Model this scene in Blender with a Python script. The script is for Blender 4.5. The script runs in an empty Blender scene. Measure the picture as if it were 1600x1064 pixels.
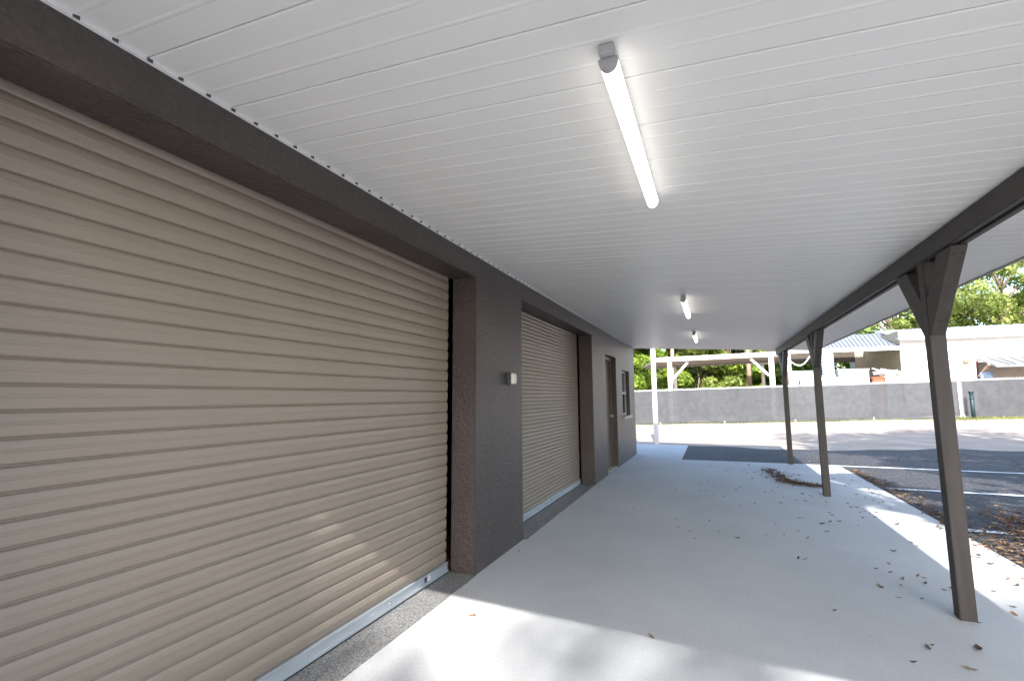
import bpy, bmesh, math, random
import numpy as np
from mathutils import Vector, Matrix
random.seed(7)
S = bpy.context.scene
COL = S.collection
R = math.radians

# ------------------------------------------------------------------ camera
YAW, PITCH, ROLL, FPX = R(22.5582), R(6.6935), R(-0.3541), 751.4134
CAM = Vector((1.7858, 0.0, 1.38))
fw = Vector((-math.sin(YAW)*math.cos(PITCH), math.cos(YAW)*math.cos(PITCH), math.sin(PITCH)))
rt = fw.cross(Vector((0, 0, 1))).normalized()
up = rt.cross(fw)
c_, s_ = math.cos(ROLL), math.sin(ROLL)
rt, up = c_*rt + s_*up, -s_*rt + c_*up
cd = bpy.data.cameras.new("camera"); co = bpy.data.objects.new("camera", cd); COL.objects.link(co)
co.matrix_world = Matrix(((rt.x, up.x, -fw.x, CAM.x), (rt.y, up.y, -fw.y, CAM.y), (rt.z, up.z, -fw.z, CAM.z), (0, 0, 0, 1)))
cd.sensor_width = 36; cd.lens = FPX/1600*36; cd.clip_start = 0.05; cd.clip_end = 2000
S.camera = co

def ray(px, py): return fw*FPX + rt*(px-800) - up*(py-532)
def at(px, py, Y):                      # survey point of the photo on the upright plane y = Y
    d = ray(px, py); return CAM + d*((Y-CAM.y)/d.y)
def gnd(px, py, z=0.0):
    d = ray(px, py); return CAM + d*((z-CAM.z)/d.z)

# ------------------------------------------------------------------ light
SUN = Vector((0.19, -1.35, 1.0)).normalized()
W = bpy.data.worlds.new("World"); S.world = W; W.use_nodes = True
nt = W.node_tree; bg = nt.nodes['Background']
sky = nt.nodes.new('ShaderNodeTexSky'); sky.sky_type = 'NISHITA'; sky.sun_disc = False
sky.sun_elevation = math.asin(SUN.z); sky.sun_rotation = math.atan2(SUN.x, SUN.y)
sky.air_density = 1.0; sky.dust_density = 1.5; sky.ozone_density = 1.0
nt.links.new(sky.outputs[0], bg.inputs[0]); bg.inputs[1].default_value = 0.15
sl = bpy.data.lights.new("sun", 'SUN'); sl.energy = 3.1; sl.angle = R(0.6); sl.color = (1, 0.96, 0.91)
so = bpy.data.objects.new("sun", sl); COL.objects.link(so)
so.rotation_euler = SUN.to_track_quat('Z', 'Y').to_euler(); so.location = (5, -20, 20)
S.view_settings.view_transform = 'Standard'; S.view_settings.look = 'None'
S.view_settings.exposure = 1.88; S.view_settings.gamma = 1.0; S.view_settings.use_curve_mapping = False
S.render.engine = 'CYCLES'
S.cycles.max_bounces = 10; S.cycles.diffuse_bounces = 6
S.render.resolution_x = 1024; S.render.resolution_y = 680

# ------------------------------------------------------------------ materials
def newmat(name):
    m = bpy.data.materials.new(name); m.use_nodes = True
    return m, m.node_tree, m.node_tree.nodes['Principled BSDF']
def mat(name, col, rough=0.6, var=0.0, vscale=3.0, bump=0.0, bscale=40.0, metal=0.0, col2=None, spec=0.5, emit=None, estr=0.0, stretch=None, det=6.0, bdist=0.01):
    m, t, p = newmat(name)
    p.inputs['Base Color'].default_value = (*col, 1); p.inputs['Roughness'].default_value = rough
    p.inputs['Metallic'].default_value = metal; p.inputs['Specular IOR Level'].default_value = spec
    tc = t.nodes.new('ShaderNodeTexCoord'); src = tc.outputs['Object']
    if stretch:
        mp = t.nodes.new('ShaderNodeMapping'); mp.inputs['Scale'].default_value = stretch
        t.links.new(src, mp.inputs[0]); src = mp.outputs[0]
    if var or col2:
        n = t.nodes.new('ShaderNodeTexNoise'); n.inputs['Scale'].default_value = vscale; n.inputs['Detail'].default_value = det
        n.inputs['Roughness'].default_value = 0.6
        t.links.new(src, n.inputs['Vector'])
        r = t.nodes.new('ShaderNodeValToRGB'); r.color_ramp.elements[0].position = 0.32; r.color_ramp.elements[1].position = 0.68
        c2 = col2 if col2 else tuple(min(1, c*(1+var)) for c in col)
        c1 = col if col2 else tuple(c*(1-var) for c in col)
        r.color_ramp.elements[0].color = (*c1, 1); r.color_ramp.elements[1].color = (*c2, 1)
        t.links.new(n.outputs[0], r.inputs[0]); t.links.new(r.outputs[0], p.inputs['Base Color'])
    if bump:
        n2 = t.nodes.new('ShaderNodeTexNoise'); n2.inputs['Scale'].default_value = bscale; n2.inputs['Detail'].default_value = 5
        t.links.new(src, n2.inputs['Vector'])
        b = t.nodes.new('ShaderNodeBump'); b.inputs['Strength'].default_value = bump; b.inputs['Distance'].default_value = bdist
        t.links.new(n2.outputs[0], b.inputs['Height']); t.links.new(b.outputs[0], p.inputs['Normal'])
    if emit:
        p.inputs['Emission Color'].default_value = (*emit, 1); p.inputs['Emission Strength'].default_value = estr
    return m
def leafmat(name, c1, c2, trans=0.35):
    m, t, p = newmat(name)
    p.inputs['Roughness'].default_value = 0.55; p.inputs['Specular IOR Level'].default_value = 0.3
    tc = t.nodes.new('ShaderNodeTexCoord')
    n = t.nodes.new('ShaderNodeTexNoise'); n.inputs['Scale'].default_value = 0.9; n.inputs['Detail'].default_value = 8
    t.links.new(tc.outputs['Object'], n.inputs['Vector'])
    r = t.nodes.new('ShaderNodeValToRGB'); r.color_ramp.elements[0].position = 0.35; r.color_ramp.elements[1].position = 0.65
    r.color_ramp.elements[0].color = (*c1, 1); r.color_ramp.elements[1].color = (*c2, 1)
    t.links.new(n.outputs[0], r.inputs[0]); t.links.new(r.outputs[0], p.inputs['Base Color'])
    tr = t.nodes.new('ShaderNodeBsdfTranslucent'); t.links.new(r.outputs[0], tr.inputs[0])
    mx = t.nodes.new('ShaderNodeMixShader'); mx.inputs[0].default_value = trans
    t.links.new(p.outputs[0], mx.inputs[1]); t.links.new(tr.outputs[0], mx.inputs[2])
    t.links.new(mx.outputs[0], t.nodes['Material Output'].inputs[0])
    return m

def stucco():
    m, t, p = newmat('dark stucco')
    tc = t.nodes.new('ShaderNodeTexCoord')
    n = t.nodes.new('ShaderNodeTexNoise'); n.inputs['Scale'].default_value = 2.2; n.inputs['Detail'].default_value = 8
    r = t.nodes.new('ShaderNodeValToRGB'); r.color_ramp.elements[0].position = .3; r.color_ramp.elements[1].position = .7
    r.color_ramp.elements[0].color = (.045, .0355, .0325, 1); r.color_ramp.elements[1].color = (.062, .049, .0455, 1)
    t.links.new(tc.outputs['Object'], n.inputs['Vector']); t.links.new(n.outputs[0], r.inputs[0])
    g = t.nodes.new('ShaderNodeTexNoise'); g.inputs['Scale'].default_value = 42; g.inputs['Detail'].default_value = 5; g.inputs['Distortion'].default_value = .4
    gr = t.nodes.new('ShaderNodeValToRGB'); gr.color_ramp.elements[0].position = .38; gr.color_ramp.elements[1].position = .68
    gr.color_ramp.elements[0].color = (.93, .93, .93, 1); gr.color_ramp.elements[1].color = (1.3, 1.3, 1.3, 1)
    gm = t.nodes.new('ShaderNodeMixRGB'); gm.blend_type = 'MULTIPLY'; gm.inputs[0].default_value = 1
    t.links.new(tc.outputs['Object'], g.inputs['Vector']); t.links.new(g.outputs[0], gr.inputs[0])
    t.links.new(r.outputs[0], gm.inputs[1]); t.links.new(gr.outputs[0], gm.inputs[2]); t.links.new(gm.outputs[0], p.inputs['Base Color'])
    p.inputs['Roughness'].default_value = 0.4; p.inputs['Specular IOR Level'].default_value = 0.5
    v = t.nodes.new('ShaderNodeTexNoise'); v.inputs['Scale'].default_value = 34; v.inputs['Detail'].default_value = 4; v.inputs['Distortion'].default_value = .6
    w = t.nodes.new('ShaderNodeTexNoise'); w.inputs['Scale'].default_value = 160; w.inputs['Detail'].default_value = 3
    t.links.new(tc.outputs['Object'], v.inputs['Vector']); t.links.new(tc.outputs['Object'], w.inputs['Vector'])
    a = t.nodes.new('ShaderNodeMath'); a.operation = 'MULTIPLY_ADD'; a.inputs[1].default_value = .22
    t.links.new(w.outputs[0], a.inputs[0]); t.links.new(v.outputs[0], a.inputs[2])
    b = t.nodes.new('ShaderNodeBump'); b.inputs['Strength'].default_value = .75; b.inputs['Distance'].default_value = 0.012
    t.links.new(a.outputs[0], b.inputs['Height']); t.links.new(b.outputs[0], p.inputs['Normal'])
    return m
def concrete():
    m, t, p = newmat('broom finished concrete')
    tc = t.nodes.new('ShaderNodeTexCoord')
    n = t.nodes.new('ShaderNodeTexNoise'); n.inputs['Scale'].default_value = .9; n.inputs['Detail'].default_value = 9; n.inputs['Roughness'].default_value = .62
    r = t.nodes.new('ShaderNodeValToRGB'); r.color_ramp.elements[0].position = .28; r.color_ramp.elements[1].position = .72
    r.color_ramp.elements[0].color = (.47, .485, .505, 1); r.color_ramp.elements[1].color = (.575, .59, .61, 1)
    f = t.nodes.new('ShaderNodeTexNoise'); f.inputs['Scale'].default_value = 55; f.inputs['Detail'].default_value = 4
    rf = t.nodes.new('ShaderNodeValToRGB'); rf.color_ramp.elements[0].position = .3; rf.color_ramp.elements[1].position = .6
    rf.color_ramp.elements[0].color = (.9, .9, .9, 1); rf.color_ramp.elements[1].color = (1, 1, 1, 1)
    sp = t.nodes.new('ShaderNodeTexVoronoi'); sp.inputs['Scale'].default_value = 4.5
    rs = t.nodes.new('ShaderNodeValToRGB'); rs.color_ramp.elements[0].position = .012; rs.color_ramp.elements[1].position = .035
    rs.color_ramp.elements[0].color = (.55, .52, .48, 1); rs.color_ramp.elements[1].color = (1, 1, 1, 1)
    mx = t.nodes.new('ShaderNodeMixRGB'); mx.blend_type = 'MULTIPLY'; mx.inputs[0].default_value = 1
    m2 = t.nodes.new('ShaderNodeMixRGB'); m2.blend_type = 'MULTIPLY'; m2.inputs[0].default_value = .8
    for q in (n, f, sp): t.links.new(tc.outputs['Object'], q.inputs['Vector'])
    t.links.new(n.outputs[0], r.inputs[0]); t.links.new(f.outputs[0], rf.inputs[0]); t.links.new(sp.outputs['Distance'], rs.inputs[0])
    t.links.new(r.outputs[0], mx.inputs[1]); t.links.new(rf.outputs[0], mx.inputs[2])
    t.links.new(mx.outputs[0], m2.inputs[1]); t.links.new(rs.outputs[0], m2.inputs[2]); t.links.new(m2.outputs[0], p.inputs['Base Color'])
    p.inputs['Roughness'].default_value = .75
    b = t.nodes.new('ShaderNodeBump'); b.inputs['Strength'].default_value = .25; b.inputs['Distance'].default_value = .003
    t.links.new(f.outputs[0], b.inputs['Height']); t.links.new(b.outputs[0], p.inputs['Normal'])
    return m
def speckle(name, base, dark, lite, scale=180):
    m, t, p = newmat(name)
    tc = t.nodes.new('ShaderNodeTexCoord')
    v = t.nodes.new('ShaderNodeTexVoronoi'); v.inputs['Scale'].default_value = scale
    t.links.new(tc.outputs['Object'], v.inputs['Vector'])
    sx = t.nodes.new('ShaderNodeSeparateColor'); t.links.new(v.outputs['Color'], sx.inputs[0])
    r = t.nodes.new('ShaderNodeValToRGB'); r.color_ramp.interpolation = 'CONSTANT'
    e = r.color_ramp.elements; e[0].position = 0; e[0].color = (*dark, 1); e[1].position = .25; e[1].color = (*base, 1)
    x = e.new(.72); x.color = (*lite, 1)
    t.links.new(sx.outputs[0], r.inputs[0]); t.links.new(r.outputs[0], p.inputs['Base Color'])
    p.inputs['Roughness'].default_value = .5
    b = t.nodes.new('ShaderNodeBump'); b.inputs['Strength'].default_value = .3; b.inputs['Distance'].default_value = .003
    t.links.new(v.outputs['Distance'], b.inputs['Height']); t.links.new(b.outputs[0], p.inputs['Normal'])
    return m
def asphalt_mat():
    m, t, p = newmat('asphalt')
    tc = t.nodes.new('ShaderNodeTexCoord')
    v = t.nodes.new('ShaderNodeTexVoronoi'); v.inputs['Scale'].default_value = 70
    sx = t.nodes.new('ShaderNodeSeparateColor'); t.links.new(v.outputs['Color'], sx.inputs[0])
    r = t.nodes.new('ShaderNodeValToRGB'); e = r.color_ramp.elements
    e[0].position = 0; e[0].color = (.026, .028, .034, 1); e[1].position = .85; e[1].color = (.058, .06, .068, 1)
    x = e.new(.97); x.color = (.2, .19, .17, 1)
    n = t.nodes.new('ShaderNodeTexNoise'); n.inputs['Scale'].default_value = .5; n.inputs['Detail'].default_value = 8
    r2 = t.nodes.new('ShaderNodeValToRGB'); r2.color_ramp.elements[0].position = .35; r2.color_ramp.elements[1].position = .7
    r2.color_ramp.elements[0].color = (.7, .7, .73, 1); r2.color_ramp.elements[1].color = (1.15, 1.1, 1.05, 1)
    mx = t.nodes.new('ShaderNodeMixRGB'); mx.blend_type = 'MULTIPLY'; mx.inputs[0].default_value = 1
    t.links.new(tc.outputs['Object'], v.inputs['Vector']); t.links.new(tc.outputs['Object'], n.inputs['Vector'])
    t.links.new(sx.outputs[0], r.inputs[0]); t.links.new(n.outputs[0], r2.inputs[0])
    t.links.new(r.outputs[0], mx.inputs[1]); t.links.new(r2.outputs[0], mx.inputs[2]); t.links.new(mx.outputs[0], p.inputs['Base Color'])
    p.inputs['Roughness'].default_value = .8
    b = t.nodes.new('ShaderNodeBump'); b.inputs['Strength'].default_value = .6; b.inputs['Distance'].default_value = .006
    t.links.new(v.outputs['Distance'], b.inputs['Height']); t.links.new(b.outputs[0], p.inputs['Normal'])
    return m
def fabric_mat():
    m, t, p = newmat('privacy screen fabric')
    tc = t.nodes.new('ShaderNodeTexCoord')
    n = t.nodes.new('ShaderNodeTexNoise'); n.inputs['Scale'].default_value = 3.0; n.inputs['Detail'].default_value = 10; n.inputs['Roughness'].default_value = .7
    mp = t.nodes.new('ShaderNodeMapping'); mp.inputs['Scale'].default_value = (1.3, 1, 1)
    t.links.new(tc.outputs['Object'], mp.inputs[0]); t.links.new(mp.outputs[0], n.inputs['Vector'])
    r = t.nodes.new('ShaderNodeValToRGB'); r.color_ramp.elements[0].position = .3; r.color_ramp.elements[1].position = .75
    r.color_ramp.elements[0].color = (.046, .049, .055, 1); r.color_ramp.elements[1].color = (.08, .083, .09, 1)
    t.links.new(n.outputs[0], r.inputs[0]); t.links.new(r.outputs[0], p.inputs['Base Color']); p.inputs['Roughness'].default_value = .8
    w = t.nodes.new('ShaderNodeTexNoise'); w.inputs['Scale'].default_value = 25
    t.links.new(mp.outputs[0], w.inputs['Vector'])
    b = t.nodes.new('ShaderNodeBump'); b.inputs['Strength'].default_value = .3; b.inputs['Distance'].default_value = .02
    t.links.new(w.outputs[0], b.inputs['Height']); t.links.new(b.outputs[0], p.inputs['Normal'])
    tr = t.nodes.new('ShaderNodeBsdfTransparent'); mx = t.nodes.new('ShaderNodeMixShader'); mx.inputs[0].default_value = .02
    t.links.new(p.outputs[0], mx.inputs[1]); t.links.new(tr.outputs[0], mx.inputs[2])
    t.links.new(mx.outputs[0], t.nodes['Material Output'].inputs[0])
    return m

M = dict(
 stucco=stucco(), concrete=concrete(), asphalt=asphalt_mat(), fabric=fabric_mat(),
 dirt=mat('sandy dirt', (.31, .25, .2), .95, vscale=.8, col2=(.47, .395, .325), bump=.5, bscale=18, det=10, bdist=.02),
 thresh=speckle('speckled epoxy threshold', (.2, .2, .2), (.09, .09, .09), (.34, .34, .34), 190),
 curtain=mat('tan painted steel', (.262, .214, .171), .36, var=.04, vscale=1.2, bump=.02, bscale=9),
 alu=mat('brushed aluminium', (.52, .56, .6), .4, metal=.55, var=.12, vscale=6, stretch=(1, .3, 3)),
 rubber=mat('black rubber', (.012, .012, .012), .7),
 ceil=mat('white embossed steel panel', (.735, .72, .69), .38, var=.02, vscale=.7, bump=.04, bscale=60, bdist=.002),
 seam=mat('panel seam shadow gap', (.36, .34, .31), .7),
 trim=mat('white trim', (.74, .74, .73), .4),
 notch=mat('dark notch', (.05, .05, .05), .7),
 wood=mat('brown stained timber', (.048, .04, .037), .55, var=.25, vscale=3, bump=.5, bscale=30, stretch=(6, 1, 6), bdist=.004),
 woodp=mat('brown stained post timber', (.048, .04, .037), .55, var=.25, vscale=3, bump=.5, bscale=30, stretch=(8, 8, .6), bdist=.004),
 bolt=mat('dark bolt', (.02, .02, .02), .5, metal=.4),
 lampw=mat('lamp housing white', (.62, .62, .62), .4),
 lampg=mat('lamp grey end', (.38, .38, .38), .5),
 glow=mat('lit diffuser', (.9, .9, .88), .4, emit=(1, .95, .88), estr=1.3),
 tand=mat('tan painted door', (.095, .075, .062), .5, var=.04),
 wlight=mat('wall light lens', (.62, .6, .54), .3, var=.05, vscale=20),
 slate=mat('slate grey housing', (.05, .06, .075), .45),
 glass=mat('dark window glass', (.012, .014, .016), .06, spec=.8),
 frame=mat('white window frame', (.45, .45, .46), .5),
 sill=mat('pale sill', (.5, .46, .4), .7, bump=.3, bscale=40),
 white=mat('white painted metal', (.8, .79, .77), .5, var=.03),
 whitew=mat('white metal wall', (.8, .8, .81), .55, var=.03, vscale=.6),
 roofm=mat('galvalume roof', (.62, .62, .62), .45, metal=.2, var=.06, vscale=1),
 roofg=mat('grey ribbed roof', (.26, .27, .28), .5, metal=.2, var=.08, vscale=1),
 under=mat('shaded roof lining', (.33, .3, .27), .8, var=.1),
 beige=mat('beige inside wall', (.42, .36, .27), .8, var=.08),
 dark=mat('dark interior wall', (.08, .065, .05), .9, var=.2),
 steel=mat('galvanised steel', (.5, .5, .5), .4, metal=.6, var=.1),
 tank=mat('pale blue tank', (.55, .62, .68), .4, var=.08),
 maroon=mat('maroon side', (.12, .03, .03), .6),
 rust=mat('red brown carton', (.3, .1, .05), .8, var=.1),
 green=mat('dark green pipe', (.012, .034, .04), .5),
 blue=mat('blue plastic drum', (.3, .38, .5), .4, var=.2, vscale=8),
 bark=mat('bark', (.14, .1, .07), .9, col2=(.26, .2, .15), bump=.8, bscale=20, stretch=(3, 3, .6), bdist=.03),
 pole=mat('weathered pole', (.35, .25, .18), .85, var=.2, stretch=(3, 3, .4)),
 leafA=leafmat('bright leaves', (.09, .17, .02), (.3, .4, .06)),
 leafB=leafmat('yellow green leaves', (.14, .2, .04), (.4, .46, .13)),
 leafC=leafmat('deep green leaves', (.05, .11, .015), (.2, .3, .05)),
 grass=leafmat('grass', (.14, .17, .04), (.3, .32, .1)),
 dry1=mat('dry brown leaf', (.11, .07, .042), .7, var=.3, vscale=40),
 dry2=mat('dry tan leaf', (.25, .17, .09), .7, var=.25, vscale=40),
 dry3=mat('dry orange leaf', (.32, .12, .04), .7, var=.25, vscale=40),
 paint=mat('white line paint', (.74, .76, .8), .6, var=.1, vscale=12),
 stickw=mat('pale sticker', (.6, .55, .6), .5), stickd=mat('dark sticker', (.05, .04, .1), .5),
)

# ------------------------------------------------------------------ helpers
def link(name, bm, mats, parent=None, smooth=False):
    me = bpy.data.meshes.new(name)
    if isinstance(bm, tuple): me.from_pydata(bm[0], [], bm[1]); me.update()
    else: bm.to_mesh(me); bm.free()
    for x in (mats if isinstance(mats, (list, tuple)) else [mats]): me.materials.append(x)
    if smooth:
        for p in me.polygons: p.use_smooth = True
    o = bpy.data.objects.new(name, me); COL.objects.link(o)
    if parent: o.parent = parent
    return o
def thing(name, label, cat, loc=(0, 0, 0), group=None):
    o = bpy.data.objects.new(name, None); COL.objects.link(o); o.location = loc; o.empty_display_size = .2
    o['label'] = label; o['category'] = cat
    if group: o['group'] = group
    return o
def tag(o, label=None, cat=None, group=None, kind=None):
    if label: o['label'] = label
    if cat: o['category'] = cat
    if group: o['group'] = group
    if kind: o['kind'] = kind
    return o
def box(bm, x0, x1, y0, y1, z0, z1, mi=0):
    v = [bm.verts.new(p) for p in ((x0, y0, z0), (x1, y0, z0), (x1, y1, z0), (x0, y1, z0), (x0, y0, z1), (x1, y0, z1), (x1, y1, z1), (x0, y1, z1))]
    for f in ((0, 3, 2, 1), (4, 5, 6, 7), (0, 1, 5, 4), (1, 2, 6, 5), (2, 3, 7, 6), (3, 0, 4, 7)):
        bm.faces.new([v[i] for i in f]).material_index = mi
def B(*a, mi=0):
    bm = bmesh.new(); box(bm, *a, mi=mi); return bm
def bevel(bm, w, seg=2):
    bmesh.ops.bevel(bm, geom=list(bm.edges), offset=w, segments=seg, affect='EDGES', clamp_overlap=True); return bm
def bar(bm, a, b, w, h, side=Vector((1, 0, 0)), mi=0):          # square bar from a to b
    a, b = Vector(a), Vector(b); d = (b-a).normalized(); s = (side - d*side.dot(d)).normalized(); t = d.cross(s)
    v = []
    for p in (a, b):
        for i, j in ((-1, -1), (1, -1), (1, 1), (-1, 1)): v.append(bm.verts.new(p + s*w*.5*i + t*h*.5*j))
    for f in ((3, 2, 1, 0), (4, 5, 6, 7), (0, 1, 5, 4), (1, 2, 6, 5), (2, 3, 7, 6), (3, 0, 4, 7)):
        bm.faces.new([v[i] for i in f]).material_index = mi
def cyl(bm, a, b, r0, r1=None, n=12, cap=True):
    r1 = r0 if r1 is None else r1
    a, b = Vector(a), Vector(b); d = (b-a).normalized(); s = d.orthogonal().normalized(); t = d.cross(s); L = []
    for p, r in ((a, r0), (b, r1)):
        L.append([bm.verts.new(p + s*r*math.cos(2*math.pi*k/n) + t*r*math.sin(2*math.pi*k/n)) for k in range(n)])
    for k in range(n): bm.faces.new((L[0][k], L[0][(k+1) % n], L[1][(k+1) % n], L[1][k])).smooth = True
    if cap: bm.faces.new(L[0][::-1]); bm.faces.new(L[1])
def tube(bm, pts, r, n=8):
    pts = [Vector(p) for p in pts]; rs = r if isinstance(r, (list, tuple)) else [r]*len(pts); L = []
    for i, p in enumerate(pts):
        d = (pts[min(i+1, len(pts)-1)] - pts[max(i-1, 0)]).normalized(); s = d.cross(Vector((.13, .99, .05))).normalized(); t = d.cross(s)
        L.append([bm.verts.new(p + s*rs[i]*math.cos(2*math.pi*k/n) + t*rs[i]*math.sin(2*math.pi*k/n)) for k in range(n)])
    for a, b in zip(L, L[1:]):
        for k in range(n): bm.faces.new((a[k], a[(k+1) % n], b[(k+1) % n], b[k])).smooth = True
    bm.faces.new(L[0][::-1]); bm.faces.new(L[-1])
def fixn(bm): bmesh.ops.recalc_face_normals(bm, faces=bm.faces); return bm

# ------------------------------------------------------------------ ground
def sst(a, b, v):
    t = max(0, min(1, (v-a)/(b-a))); return t*t*(3-2*t)
def gz(x, y):
    k = sst(13.5, 28, y)
    xx = max(-14, min(30, x))
    h = -.03 + k*((-.22 + .036*(xx+2.3)) + .03)
    if y > 13: h += .012*math.sin(x*1.7+y*.9)*sst(13, 17, y) + .01*math.sin(y*2.3-x*.6)*sst(13, 17, y)
    return h
def sheet(name, xs, ys, dz, m, hole=None, mask=None):
    V, F, idx = [], [], {}
    for j, y in enumerate(ys):
        for i, x in enumerate(xs): idx[i, j] = len(V); V.append((x, y, gz(x, y)+dz))
    for j in range(len(ys)-1):
        for i in range(len(xs)-1):
            if mask and not mask((xs[i]+xs[i+1])/2, (ys[j]+ys[j+1])/2): continue
            F.append((idx[i, j], idx[i+1, j], idx[i+1, j+1], idx[i, j+1]))
    return tag(link(name, (V, F), m, smooth=True), kind='structure')
def lin(a, b, n): return [a+(b-a)*i/n for i in range(n+1)]
sheet('ground', [-400, -150, -60, -30] + lin(-20, 34, 54) + [60, 150, 400], [-300, -100, -40, -15] + lin(-8, 44, 66) + [60, 120, 300, 700], 0, M['dirt'])
# asphalt with an irregular far edge
def asphalt(name, x0, x1, y0, fy, n=90, k=40):
    V, F = [], []
    for i in range(n+1):
        x = x0+(x1-x0)*i/n; y1 = fy(x)
        for j in range(k+1):
            y = y0+(y1-y0)*j/k; V.append((x, y, gz(x, y)+.008))
    for i in range(n):
        for j in range(k):
            a = i*(k+1)+j; F.append((a, a+k+1, a+k+2, a+1))
    return tag(link(name, (V, F), M['asphalt'], smooth=True), kind='structure')
asphalt('parking_lot', 1.0, 30, -14, lambda x: 14.6 + .22*max(0, x-3) + .25*math.sin(x*1.1) + .12*math.sin(x*3.7))

# slab (an L shaped plate with a real edge)
bm = bmesh.new()
P = [(-9, 12.0), (-.05, 12.0), (-.05, -9), (4.0, -9), (4.0, 11.47), (1.06, 11.35), (1.06, 14.62), (-9, 14.5)]
vt = [bm.verts.new((x, y, 0)) for x, y in P]; vb = [bm.verts.new((x, y, -.12)) for x, y in P]
bm.faces.new(vt); bm.faces.new(vb[::-1])
for i in range(len(P)): j = (i+1) % len(P); bm.faces.new((vt[i], vb[i], vb[j], vt[j]))
fixn(bm); tag(link('pavement', bm, M['concrete']), kind='structure')

# parking stripes
for i, (y, x0, x1) in enumerate(((11.52, 3.99, 11.5), (9.02, 4.12, 11.5), (6.58, 4.14, 4.55))):
    bm = bmesh.new(); n = max(2, int((x1-x0)/.2)); w = .055
    L = [[bm.verts.new((x0+(x1-x0)*k/n, y+sgn*w*(1+.25*math.sin(k*1.9+i)) + .02*math.sin(k*.21+i), -.016)) for sgn in (-1, 1)] for k in range(n+1)]
    for a, b in zip(L, L[1:]): bm.faces.new((a[0], b[0], b[1], a[1]))
    tag(link('road_marking', bm, M['paint']), kind='structure')

# ------------------------------------------------------------------ main building
ZC, SL, ZH, D = 2.5671, .0573, 2.3755, .22
YA, YB, YC, YF = 3.5187, 4.5583, 7.6706, 12.14
bld = thing('garage_building', 'dark brown stucco garage building along the covered walkway', 'building', (0, 0, 0))
def wall_holes():
    ys = [-9, .41, YA, YB, YC, 8.72, 9.73, 10.42, 11.34, YF]; zs = [-.1, .002, .96, 1.94, 2.15, ZH, 3.1]
    holes = [(.41, YA, .002, ZH), (YB, YC, .002, ZH), (8.72, 9.73, .002, 2.15), (10.42, 11.34, .96, 1.94)]
    def solid(i, j):
        if not (0 <= i < len(ys)-1 and 0 <= j < len(zs)-1): return False
        y, z = (ys[i]+ys[i+1])/2, (zs[j]+zs[j+1])/2
        return not any(a < y < b and c < z < d for a, b, c, d in holes)
    bm = bmesh.new(); vc = {}
    def v(x, y, z):
        k = (round(x, 4), round(y, 4), round(z, 4))
        if k not in vc: vc[k] = bm.verts.new(k)
        return vc[k]
    for i in range(len(ys)-1):
        for j in range(len(zs)-1):
            if not solid(i, j): continue
            a, b, c, d = ys[i], ys[i+1], zs[j], zs[j+1]
            bm.faces.new((v(0, a, c), v(0, b, c), v(0, b, d), v(0, a, d)))
            bm.faces.new((v(-D, a, c), v(-D, a, d), v(-D, b, d), v(-D, b, c)))
            if not solid(i-1, j): bm.faces.new((v(0, a, c), v(0, a, d), v(-D, a, d), v(-D, a, c)))
            if not solid(i+1, j): bm.faces.new((v(0, b, c), v(-D, b, c), v(-D, b, d), v(0, b, d)))
            if not solid(i, j-1): bm.faces.new((v(0, a, c), v(-D, a, c), v(-D, b, c), v(0, b, c)))
            if not solid(i, j+1): bm.faces.new((v(0, a, d), v(0, b, d), v(-D, b, d), v(-D, a, d)))
    fixn(bm)
    es = [e for e in bm.edges if len(e.link_faces) == 2 and e.calc_face_angle(0) > 1]
    bmesh.ops.bevel(bm, geom=es, offset=.007, segments=2, affect='EDGES')
    return bm
link('wall', wall_holes(), M['stucco'], bld)
link('end_wall', B(-8, -D-.001, YF-.2, YF-.003, -.1, 3.1), M['stucco'], bld)
bm = bmesh.new(); box(bm, -8.2, -8, -9, YF, -.1, 3.1); box(bm, -8, -D-.001, -9.2, -9, -.1, 3.1); link('back_wall', bm, M['stucco'], bld)
link('roof', B(-8.4, -.01, -9.3, YF+.1, 3.103, 3.25), M['roofm'], bld)

# corrugated roll-up curtain
def curtain(y0, y1, z0, z1, pitch, depth, ny, amp):
    prof = [(0, -.95), (.045, -.85), (.10, .02), (.2, .22), (.34, .36), (.37, .37), (.395, .5), (.43, .5), (.45, .41), (.47, .41), (.49, .5), (.515, .49), (.545, .33), (.64, .28), (.78, .12), (.9, -.06), (.955, -.35)]
    rows = []; z = z1; k = 0
    while z > z0:
        for t, x in prof:
            zz = z - t*pitch
            if zz < z0: break
            rows.append((zz, x*depth)); 
        z -= pitch; k += 1
    ns = 16; V, F = [], []
    for i in range(ny+1):
        y = y0+(y1-y0)*i/ny
        for (zz, xx) in rows:
            wob = amp*(math.sin(y*2.1+zz*1.3)+.6*math.sin(y*4.7-zz*2.1))
            zo = amp*.6*math.sin(y*1.7+zz*.7)
            V.append((-.238+xx+wob, y, zz+zo))
    n = len(rows)
    for i in range(ny):
        for j in range(n-1): a = i*n+j; F.append((a, a+1, a+n+1, a+n))
    return (V, F)
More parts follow.
